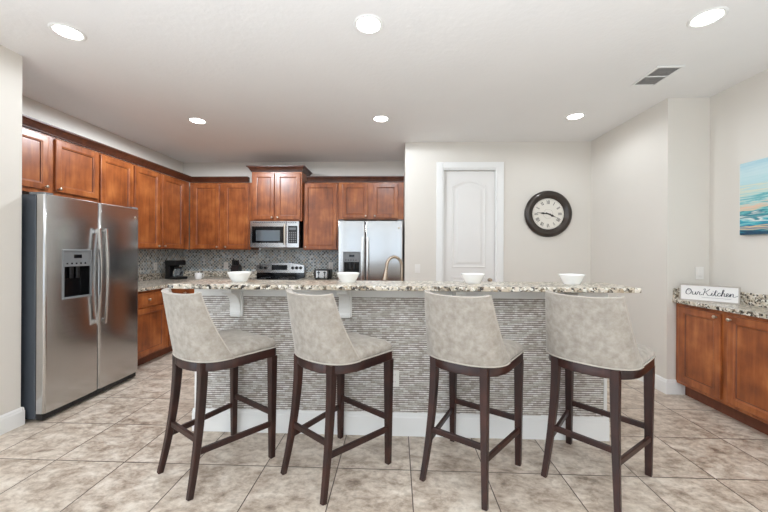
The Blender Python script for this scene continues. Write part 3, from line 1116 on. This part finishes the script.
# ------------------------------------------------------------------ small appliances
t = thing('coffee_maker', 'black drip coffee maker with glass carafe in the kitchen corner', 'coffee maker', (-3.30, 4.93, CT + .001), math.radians(-20))
b = B()
box(b, -.13, .13, -.09, .09, 0, .035, .01, 2); box(b, -.13, -.04, -.085, .085, .03, .275, .01, 2)
body = obj('body', b, BLACK, t)
b = B(); box(b, -.13, .09, -.09, .09, .205, .28, .012, 2); obj('brew_head', b, BLACK, t)
b = B(); lathe(b, [(0, .0), (.06, .0), (.072, .03), (.07, .07), (.052, .115), (.045, .13)], 28, (.045, 0, .038))
gl, nt, bs = mat('carafe_glass'); bs.inputs['Base Color'].default_value = srgb(200, 210, 215); bs.inputs['Roughness'].default_value = .05
bs.inputs['Transmission Weight'].default_value = .85; bs.inputs['IOR'].default_value = 1.45
cf = obj('carafe', b, gl, t, smooth=True, angle=60)
b = B(); lathe(b, [(.05, .112), (.052, .135), (.035, .145), (0, .148)], 28, (.045, 0, .038)); obj('lid', b, BLACK, cf, smooth=True, angle=40)
b = B(); tube(b, [(.10, -.02, .155), (.145, -.03, .15), (.15, -.03, .10), (.118, -.025, .07)], .008, 10); obj('handle', b, BLACK, cf, smooth=True)

t = thing('mug', 'white mug on the back counter right of the coffee maker', 'mug', (-2.955, 4.92, CT + .001), math.radians(10))
b = B(); lathe(b, [(0, .006), (.036, .006), (.044, .02), (.046, .09), (.048, .092), (.05, .09), (.049, .02), (.042, 0), (0, 0)], 28); obj('cup', b, CERAM, t, smooth=True, angle=50)
b = B(); tube(b, [(.046, 0, .075), (.07, 0, .078), (.082, 0, .055), (.072, 0, .03), (.046, 0, .022)], .006, 10, up=Vector((0, 1, 0))); obj('handle', b, CERAM, t, smooth=True)

t = thing('knife_block', 'black knife block holding dark-handled knives on the back counter left of the range', 'knife block', (-2.575, 5.30, CT + .001))
b = B(); prism(b, [(-.07, 0), (.07, 0), (.10, .15), (.04, .21), (-.02, .19)], -.06, .06, 'yz'); obj('block', b, BLACK, t)
for i in range(3):
    for k in range(2):
        b = B(); x = -.04 + i * .035; y = .0 + k * .045; z = .185 + k * .01
        bar(b, [(x, y, z), (x - .005, y - .01, z + .085 + .012 * (i == 0))], .009, .007, (1, 0, 0)); obj('knife_handle', b, BLACK, t)

t = thing('toaster', 'black toaster with brushed steel front and two levers left of the back refrigerator', 'toaster', (-1.115, 5.12, CT + .001))
b = B(); box(b, -.12, .12, -.12, .13, .012, .15, .022, 3); obj('body', b, BLACK, t, smooth=True, angle=40)
b = B(); box(b, -.088, .088, -.125, -.1195, .025, .135, .004, 1); fp = obj('front_panel', b, STEEL, t)
for x in (-.045, .045):
    b = B(); box(b, x - .006, x + .006, -.127, -.1245, .06, .125); box(b, x - .018, x + .018, -.142, -.126, .10, .115, .003, 1); obj('lever', b, BLACK, fp)
    b = B(); lathe(b, [(0, -.014), (.011, -.013), (.012, 0), (0, 0)], 16, (x, -.125, .04), 'y'); obj('dial', b, BLACK, fp)
for x in (-.06, -.02, .02, .06):
    b = B(); box(b, x - .011, x + .011, -.09, .10, .146, .1512); obj('slot', b, GREYP, t)
b = B()
for x in (-.09, .09):
    for y in (-.09, .10): box(b, x - .012, x + .012, y - .012, y + .012, 0, .014)
obj('foot', b, BLACK, t)

# ------------------------------------------------------------------ clock
t = thing('wall_clock', 'round wall clock with wide dark bronze rim and Roman numerals', 'clock', (2.003, PY - .0005, 1.844))
b = B(); lathe(b, [(.2, -.0), (.300, -.0), (.308, -.012), (.304, -.03), (.288, -.046), (.262, -.052), (.238, -.046), (.224, -.034), (.214, -.032), (.208, -.026), (.203, -.012)], 72, (0, 0, 0), 'y')
RIM = plain('dark_bronze_rim', srgb(52, 42, 36), 0.28, metal=.35, coat=.5)
obj('rim', b, RIM, t, smooth=True, angle=50)
b = B(); lathe(b, [(0, -.014), (.206, -.014), (.206, -.001), (0, -.001)], 64, (0, 0, 0), 'y')
face = obj('face', b, plain('cream_clock_face', srgb(228, 223, 213), .6), t)
INK = plain('clock_ink', srgb(58, 50, 46), .5)
INK2 = plain('faded_clock_ink', srgb(150, 140, 128), .6)
b = B()
yq = -.0148
def quad(bm, pts):
    v = [bm.verts.new((p[0], yq, p[1])) for p in pts]
    w = [bm.verts.new((p[0], yq + .0006, p[1])) for p in pts]
    bm.faces.new(v); bm.faces.new(list(reversed(w)))
    n = len(v)
    for i in range(n):
        j = (i + 1) % n; bm.faces.new((v[i], w[i], w[j], v[j]))
def stroke(bm, a, c, w, M):
    a, c = Vector(a), Vector(c)
    d_ = (c - a).normalized(); n_ = Vector((-d_.y, d_.x)) * w / 2
    quad(bm, [M(p) for p in (a - n_, c - n_, c + n_, a + n_)])
ROM = ['XII', 'I', 'II', 'III', 'IIII', 'V', 'VI', 'VII', 'VIII', 'IX', 'X', 'XI']
for h, s in enumerate(ROM):
    ang = PI / 2 - h * PI / 6
    wd = {'I': .0115, 'V': .021, 'X': .021}
    tot = sum(wd[ch] for ch in s)
    x = -tot / 2
    b = B()
    r0, r1 = .130, .178
    def M(p, ang=ang):
        # local: x across, y radial
        rx, ry = math.cos(ang), math.sin(ang)
        return (rx * p.y + ry * p.x, ry * p.y - rx * p.x)
    for ch in s:
        w = wd[ch]
        if ch == 'I': stroke(b, (x + w / 2, r0), (x + w / 2, r1), .0064, M)
        elif ch == 'V':
            stroke(b, (x + .002, r1), (x + w / 2, r0), .0050, M); stroke(b, (x + w - .002, r1), (x + w / 2, r0), .0028, M)
        else:
            stroke(b, (x + .002, r1), (x + w - .002, r0), .0050, M); stroke(b, (x + w - .002, r1), (x + .002, r0), .0028, M)
        x += w
    obj('numeral', b, INK, face)
b = B()
lathe(b, [(.192, -.0148), (.194, -.0148), (.194, -.014), (.192, -.014)], 64, (0, 0, 0), 'y')
lathe(b, [(.060, -.0148), (.062, -.0148), (.062, -.014), (.060, -.014)], 48, (0, 0, 0), 'y')
obj('minute_ring', b, INK2, face)
def hand(name, deg, ln, w, y):
    b = B()
    a = math.radians(90 - deg)
    d_ = Vector((math.cos(a), math.sin(a))); n_ = Vector((-d_.y, d_.x))
    pts = [-.035 * d_ - n_ * w * .5, -.035 * d_ + n_ * w * .5, n_ * w * .45 + d_ * ln * .25, n_ * w * 1.0 + d_ * ln * .45, n_ * w * .35 + d_ * ln * .62, d_ * ln, -n_ * w * .35 + d_ * ln * .62, -n_ * w * 1.0 + d_ * ln * .45, -n_ * w * .45 + d_ * ln * .25]
    prism(b, [(p.x, p.y) for p in reversed(pts)], y, y + .0015, 'xz')
    obj(name, b, INK, t)
hand('hour_hand', 114, .130, .016, -.0185)
hand('minute_hand', 277, .155, .013, -.021)
b = B(); lathe(b, [(0, -.024), (.009, -.023), (.010, -.015), (0, -.015)], 20, (0, 0, 0), 'y'); obj('hub', b, INK, t)

# ------------------------------------------------------------------ painting
t = thing('canvas_picture', 'abstract teal, blue and sand wave canvas on the right wall', 'painting', (XR - .001, 2.965, 1.488))
b = B(); box(b, -.036, 0, -1.2, 0, 0, .602, .002, 1); obj('canvas', b, painting_mat(), t)
b = B(); box(b, -.034, -.001, .0002, .0025, .002, .600); obj('canvas_edge', b, WHITE, t)

# ------------------------------------------------------------------ sign
p0 = Vector((2.625, 3.212)); p1 = Vector((2.885, 2.925))
ln = (p1 - p0).length
t = thing('lettered_sign', 'framed white sign with cursive lettering Our Kitchen standing on the right counter', 'sign',
          (p0.x, p0.y, .9025), math.atan2(p1.y - p0.y, p1.x - p0.x))
Hs = .148
b = B()
fr_ = .010
for x0, x1, z0, z1 in ((0, ln, 0, fr_), (0, ln, Hs - fr_, Hs), (0, fr_, fr_, Hs - fr_), (ln - fr_, ln, fr_, Hs - fr_)):
    box(b, x0, x1, 0, .03, z0, z1, .0015, 1)
obj('frame', b, plain('whitewashed_grey_wood', srgb(188, 180, 172), .6, var=.1, vscale=40), t)
b = B(); box(b, fr_, ln - fr_, .008, .016, fr_, Hs - fr_)
sb = obj('board', b, plain('white_sign_board', srgb(238, 236, 234), .5), t)
STRK = [
    [(.9, 1.7), (.4, 1.6), (.1, 1.0), (.15, .3), (.6, 0), (1.1, .3), (1.25, 1.0), (1.0, 1.6), (.6, 1.75), (.35, 1.5), (.6, 1.25), (1.15, 1.35)],
    [(1.5, .9), (1.55, .3), (1.8, 0), (2.15, .3), (2.25, .9), (2.27, .3), (2.5, .05), (2.7, .6), (2.75, 1.0), (2.9, .85), (3.15, .85), (3.1, .3), (3.35, .02), (3.7, .3)],
    [(3.75, 1.7), (4.15, 1.9), (4.1, 1.0), (3.9, 0)],
    [(5.15, 1.9), (4.6, 1.25), (4.1, .9), (4.5, .75), (4.9, .1), (5.3, 0), (5.55, .25), (5.75, .9), (5.7, .3), (5.9, 0), (6.15, .3), (6.45, 1.7), (6.35, .5), (6.55, 0), (6.85, .2)],
    [(5.82, 1.3), (5.92, 1.42)],
    [(6.1, 1.12), (6.85, 1.25)],
    [(7.4, .75), (7.15, .95), (6.9, .5), (7.05, .05), (7.5, .2), (7.95, 1.3), (8.0, 1.85), (7.8, 1.7), (7.7, 0), (7.85, .7), (8.15, .9), (8.25, .5), (8.25, .12), (8.5, .1),
     (8.95, .6), (8.9, .95), (8.65, .8), (8.65, .25), (8.9, 0), (9.25, .3), (9.4, .9), (9.4, 0), (9.55, .6), (9.85, .95), (10.0, .6), (10.0, .15), (10.3, .05), (10.9, .4)],
]
b = B()
S = .0305; ox, oz = .040, .056
for st in STRK:
    pts = catmull([(p[0], p[1], 0) for p in st], 5)
    path = [(ox + p.x * S + p.y * S * .12, .0070, oz + p.y * S) for p in pts]
    rs = []
    for i in range(len(path)):
        a = Vector(path[max(i - 1, 0)]); c = Vector(path[min(i + 1, len(path) - 1)])
        d_ = c - a
        rs.append(.0011 + .0013 * abs(d_.z) / (d_.length + 1e-9))
    tube(b, path, rs, 6, up=Vector((0, 1, 0)))
obj('lettering', b, plain('navy_sign_ink', srgb(38, 42, 58), .5), sb)
b = B(); box(b, ox + .11, ox + .295, .0070, .0081, .036, .0385); obj('underline', b, plain('grey_sign_ink', srgb(150, 148, 152), .5), sb)

# ------------------------------------------------------------------ ceiling fittings
lights_xy = [(-2.222, 2.19), (-.187, 2.175), (1.935, 2.172), (-2.252, 3.72), (-.177, 3.715), (1.925, 3.70)]
ll = ['recessed ceiling light near the front left, above the near refrigerator', 'recessed ceiling light at front centre of the ceiling above the stools',
      'recessed ceiling light at front right beside the air vent', 'recessed ceiling light at back left over the kitchen aisle',
      'recessed ceiling light at back centre before the pantry wall edge', 'recessed ceiling light at back right in front of the clock wall']
EM = plain('lamp_lens', (1, 1, 1, 1), .5, emit=(1.0, .97, .92, 1), estr=14.0)
def make_light():
    t = thing('recessed_light', ll[0], 'ceiling light', (lights_xy[0][0], lights_xy[0][1], C), 0, 'recessed ceiling lights')
    b = B(); lathe(b, [(.074, -.002), (.080, -.007), (.092, -.006), (.098, -.0005), (.074, -.0005)], 40); obj('trim_ring', b, WHITE, t, smooth=True, angle=50)
    b = B(); lathe(b, [(0, -.0035), (.073, -.003), (.073, -.0006), (0, -.0006)], 40); obj('lens', b, EM, t)
    return t
L0 = make_light()
for (x, y), lb in list(zip(lights_xy, ll))[1:]:
    dup(L0, (x, y, C), 0, lb)

t = thing('ceiling_vent', 'small white air vent with grey louvres in the ceiling at right', 'vent', (2.155, 2.875, C))
b = B()
w, l = .085, .135
for x0, x1, y0, y1 in ((-w - .022, -w, -l - .022, l + .022), (w, w + .022, -l - .022, l + .022), (-w, w, -l - .022, -l), (-w, w, l, l + .022), (-w, w, -.006, .006)):
    box(b, x0, x1, y0, y1, -.008, -.0005, .002, 1)
obj('frame', b, WHITE, t)
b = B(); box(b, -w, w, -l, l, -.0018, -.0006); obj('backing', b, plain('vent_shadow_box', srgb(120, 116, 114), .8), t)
b = B()
for k in range(2):
    y0 = .006 if k else -l
    for i in range(9):
        yy = y0 + .004 + i * (l - .010) / 9
        prism(b, [(yy, -.0075), (yy + .0015, -.0075), (yy + .006, -.002), (yy + .0045, -.002)], -w, w, 'yz')
obj('louvre', b, plain('vent_louvre_paint', srgb(206, 203, 200), .6), t)

# ------------------------------------------------------------------ bar stools
def outline(n_back=28, scale=1.0):
    """D-shaped seat outline, counter-clockwise from the front right"""
    pts = []
    w, yb, yf = .243, -.215, .270
    pts.append((w + .004, .215)); 
    # straight right side handled by corners; front corners rounded
    out = []
    # rear superellipse from right (x=+w, y=0.02) round the back to left
    for i in range(n_back + 1):
        th = PI / 2 - PI * i / n_back
        s, c = math.sin(th), math.cos(th)
        e = 2 / 2.35
        x = w * (abs(s) ** e) * (1 if s > 0 else -1)
        y = .02 + (yb - .02) * (abs(c) ** e)
        out.append((x, y))
    # left side to the front, rounded front corners
    r = .035
    for i in range(7):
        a = PI - (PI / 2) * i / 6
        out.append((-(w + .006) + r + r * math.cos(a), yf - r + r * math.sin(a)))
    for i in range(7):
        a = PI / 2 - (PI / 2) * i / 6
        out.append(((w + .006) - r + r * math.cos(a), yf - r + r * math.sin(a)))
    return out

def backP(u, v):
    """outer backrest surface; u in [-1,1] right(+)..left(-) ; v 0 bottom..1 top"""
    th = u * PI / 2
    s, c = math.sin(th), math.cos(th)
    e = 2 / 2.35
    w, yb = .246, -.219
    bx = w * (abs(s) ** e) * (1 if s >= 0 else -1)
    by = -.032 + (yb + .032) * (abs(c) ** e)
    tx = .197 * (abs(s) ** 1.0) * (1 if s >= 0 else -1)
    ty = -.20 - .082 * c ** .9 if c > 1e-6 else -.20
    # slightly concave profile: the flare happens mostly in the upper half
    k = v + (.12 + .30 * abs(u) ** 3) * v * (1 - v)
    x = bx + (tx - bx) * v
    y = by + (ty - by) * k
    z = .716 + (1.092 - .716) * v + .012 * v * (1 - abs(c))
    return Vector((x, y, z))

def make_stool(label, loc, rot):
    t = thing('bar_stool', label, 'bar stool', loc, rot, 'upholstered bar stools along the island')
    # seat frame (apron ring)
    o_ = outline()
    b = B()
    def rg(sc_, z):
        return [b.verts.new((x * sc_, (y - .02) * sc_ + .02, z)) for x, y in o_]
    R = [rg(.90, .655), rg(.985, .655), rg(1.0, .659), rg(1.0, .707), rg(.985, .712), rg(.90, .712)]
    n = len(o_)
    R.append(R[0])
    for a, c in zip(R, R[1:]):
        for i in range(n):
            j = (i + 1) % n
            b.faces.new((a[i], a[j], c[j], c[i]))
    obj('seat_frame', b, LEGW, t, smooth=True, angle=40)
    # cushion
    b = B()
    rings = []
    for sc_, z in ((.955, .708), (.985, .716), (1.0, .728), (1.0, .738), (.985, .750), (.95, .760), (.86, .774), (.70, .785), (.45, .790), (.2, .792)):
        rings.append([b.verts.new((x * sc_, (y - .02) * sc_ + .02, z)) for x, y in o_])
    for a, c in zip(rings, rings[1:]):
        for i in range(n):
            j = (i + 1) % n
            b.faces.new((a[i], a[j], c[j], c[i]))
    b.faces.new(rings[0]); b.faces.new(rings[-1])
    cu = obj('seat_cushion', b, FABRIC, t, smooth=True, angle=60)
    b = B()
    pth = [(x * 1.004, (y - .02) * 1.004 + .02, .7145) for x, y in o_]
    pth = pth[26:] + pth[:4]
    tube(b, pth, .0042, 6); obj('piping', b, PIPING, cu, smooth=True)
    # backrest shell
    b = B()
    nu, nv = 36, 12
    O, I = {}, {}
    for i in range(nu + 1):
        u = -1 + 2 * i / nu
        for k in range(nv + 1):
            v = k / nv
            P = backP(u, v)
            cen = Vector((0, .03 - .1 * v, P.z))
            du = backP(min(u + .02, 1), v) - backP(max(u - .02, -1), v)
            nn = Vector((0, 0, 1)).cross(du); nn.z = 0
            if nn.length < 1e-6: nn = cen - P
            nn.normalize()
            if nn.dot(cen - P) < 0: nn = -nn
            th = .045 - .012 * v
            edge = min((1 - abs(u)) * 9, 1.0, (1 - v) * 6 + .25)
            th_ = th
            O[i, k] = b.verts.new(P)
            I[i, k] = b.verts.new(P + nn * th_)
    for i in range(nu):
        for k in range(nv):
            b.faces.new((O[i, k], O[i + 1, k], O[i + 1, k + 1], O[i, k + 1]))
            b.faces.new((I[i, k], I[i, k + 1], I[i + 1, k + 1], I[i + 1, k]))
        b.faces.new((O[i, 0], I[i, 0], I[i + 1, 0], O[i + 1, 0]))
        b.faces.new((O[i, nv], O[i + 1, nv], I[i + 1, nv], I[i, nv]))
    for k in range(nv):
        b.faces.new((O[0, k], O[0, k + 1], I[0, k + 1], I[0, k]))
        b.faces.new((O[nu, k], I[nu, k], I[nu, k + 1], O[nu, k + 1]))
    bk = obj('backrest', b, FABRIC, t, smooth=True)
    md_ = bk.modifiers.new('bev', 'BEVEL'); md_.width = .011; md_.segments = 3; md_.limit_method = 'ANGLE'; md_.angle_limit = math.radians(40)
    b = B()
    path = [backP(-1, k / 12) for k in range(13)] + [backP(-1 + 2 * i / 40, 1) for i in range(1, 40)] + [backP(1, 1 - k / 12) for k in range(13)]
    path = [Vector((p.x * .993, p.y * .995, p.z - .002)) for p in path]
    tube(b, path, .0042, 6)
    obj('piping', b, PIPING, bk, smooth=True)
    b = B()
    path = [Vector((p.x * 1.006, p.y * 1.006, .7145)) for p in [backP(-1 + 2 * i / 40, 0) for i in range(41)]]
    tube(b, path, .0042, 6)
    obj('piping', b, PIPING, bk, smooth=True)
    # legs
    def rear(sx):
        path, ws = [], []
        for i in range(15):
            v = i / 14                      # 0 floor .. 1 top
            z = .0 + .707 * v
            kk = (1 - v) ** 1.9
            path.append((sx * (.152 + .034 * kk), -.165 - .081 * kk, z))
            ws.append(.0145 + .0090 * v)
        return path, ws
    for sx in (-1, 1):
        path, ws = rear(sx)
        b = B(); bar(b, path, ws, ws, (1, 0, 0)); obj('leg', b, LEGW, t, smooth=True, angle=35)
        b = B()
        path = [(sx * (.2225 - .000 * (1 - v)), .2430, .656 * v) for v in (0, .5, 1)]
        bar(b, path, [.0165, .0205, .0245], [.0165, .0205, .0245], (1, 0, 0)); obj('leg', b, LEGW, t, smooth=True, angle=35)
    def rl(z):
        kk = (1 - z / .707) ** 1.9
        return (.152 + .034 * kk, -.165 - .081 * kk)
    x, y = rl(.285)
    b = B(); bar(b, [(-x + .012, y, .285), (x - .012, y, .285)], .0165, .009, (0, 0, 1)); obj('stretcher', b, LEGW, t)
    b = B(); bar(b, [(-.212, .245, .285), (.212, .245, .285)], .0165, .010, (0, 0, 1)); obj('footrest', b, LEGW, t)
    for sx in (-1, 1):
        x, y = rl(.222)
        b = B(); bar(b, [(sx * x, y + .012, .222), (sx * .227, .232, .222)], .0165, .009, (0, 0, 1)); obj('stretcher', b, LEGW, t)
    return t
st_pos = [(-1.118, 2.068, 56.5), (-.370, 2.068, 51.5), (.452, 2.066, 55.5), (1.192, 2.068, 43.5)]
st_lab = ['taupe velvet bar stool nearest the left refrigerator, leftmost at the island',
          'second bar stool from the left, taupe velvet, in front of the far refrigerator',
          'third bar stool from the left, taupe velvet, standing in front of the pantry door side',
          'rightmost taupe velvet bar stool, at the right end of the island by open floor']
s0 = make_stool(st_lab[0], (st_pos[0][0], st_pos[0][1], .0005), math.radians(st_pos[0][2] - 90))
for (x, y, a), lb in list(zip(st_pos, st_lab))[1:]:
    dup(s0, (x, y, .0005), math.radians(a - 90), lb)

# ------------------------------------------------------------------ light
w = bpy.data.worlds.new('World'); sc.world = w; w.use_nodes = True
bg_ = w.node_tree.nodes['Background']
bg_.inputs[0].default_value = (0.76, 0.88, 1.0, 1)
bg_.inputs[1].default_value = 0.55

def area(name, loc, rot, sx, sy, power, col):
    l = bpy.data.lights.new(name, 'AREA'); l.shape = 'RECTANGLE'; l.size = sx; l.size_y = sy; l.energy = power; l.color = col
    o = bpy.data.objects.new(name, l); COL.objects.link(o); o.location = loc; o.rotation_euler = rot
    return o
for i, (x, y) in enumerate(lights_xy):
    l = bpy.data.lights.new('downlight', 'SPOT'); l.energy = [6, 16, 9, 86, 34, 10][i]; l.spot_size = math.radians(180 if i in (3, 4) else 168); l.spot_blend = .12 if i in (3, 4) else .5; l.shadow_soft_size = .07
    l.color = (.85, .925, 1)
    o = bpy.data.objects.new('downlight', l); COL.objects.link(o); o.location = (x, y, C - .012)
# daylight arriving through the three glazed openings
for x0, x1 in WX:
    area('daylight', ((x0 + x1) / 2, YF + .02, 1.28), (math.radians(90), 0, 0), x1 - x0 - .1, 2.3, 12, (.78, .89, 1))
area('daylight', (XL + .02, -1.5, 1.28), (math.radians(90), 0, math.radians(-90)), 4.0, 2.3, 42, (.78, .89, 1))

# added fill spots without fixtures behind the camera, aimed up to brighten the ceiling
for x, y in ((-1.9, -1.2), (1.7, -1.2), (0, -.5)):
    l = bpy.data.lights.new('fill_uplight', 'SPOT'); l.energy = 215; l.spot_size = math.radians(162); l.spot_blend = 1.0; l.shadow_soft_size = .15
    l.color = (.85, .925, 1)
    o = bpy.data.objects.new('fill_uplight', l); COL.objects.link(o); o.location = (x, y, 1.0); o.rotation_euler = (PI, 0, 0)

# ------------------------------------------------------------------ camera
cam = bpy.data.cameras.new('camera'); co = bpy.data.objects.new('camera', cam); COL.objects.link(co)
cam.sensor_width = 36; cam.lens = 336.0 / 768 * 36
cam.shift_y = -4.0 / 768
cam.clip_start = .05
co.matrix_world = Matrix.Translation((0, 0, 1.33)) @ Matrix.Rotation(math.radians(2.08), 4, 'Z') @ Matrix.Rotation(math.radians(90), 4, 'X') @ Matrix.Rotation(.0049, 4, 'Z')
sc.camera = co
sc.view_settings.view_transform = 'Standard'
sc.view_settings.look = 'None'
sc.view_settings.exposure = 0.66
sc.view_settings.gamma = 1
sc.view_settings.use_curve_mapping = False
try:
    sc.cycles.diffuse_bounces = 6
    sc.cycles.glossy_bounces = 4
except Exception:
    pass
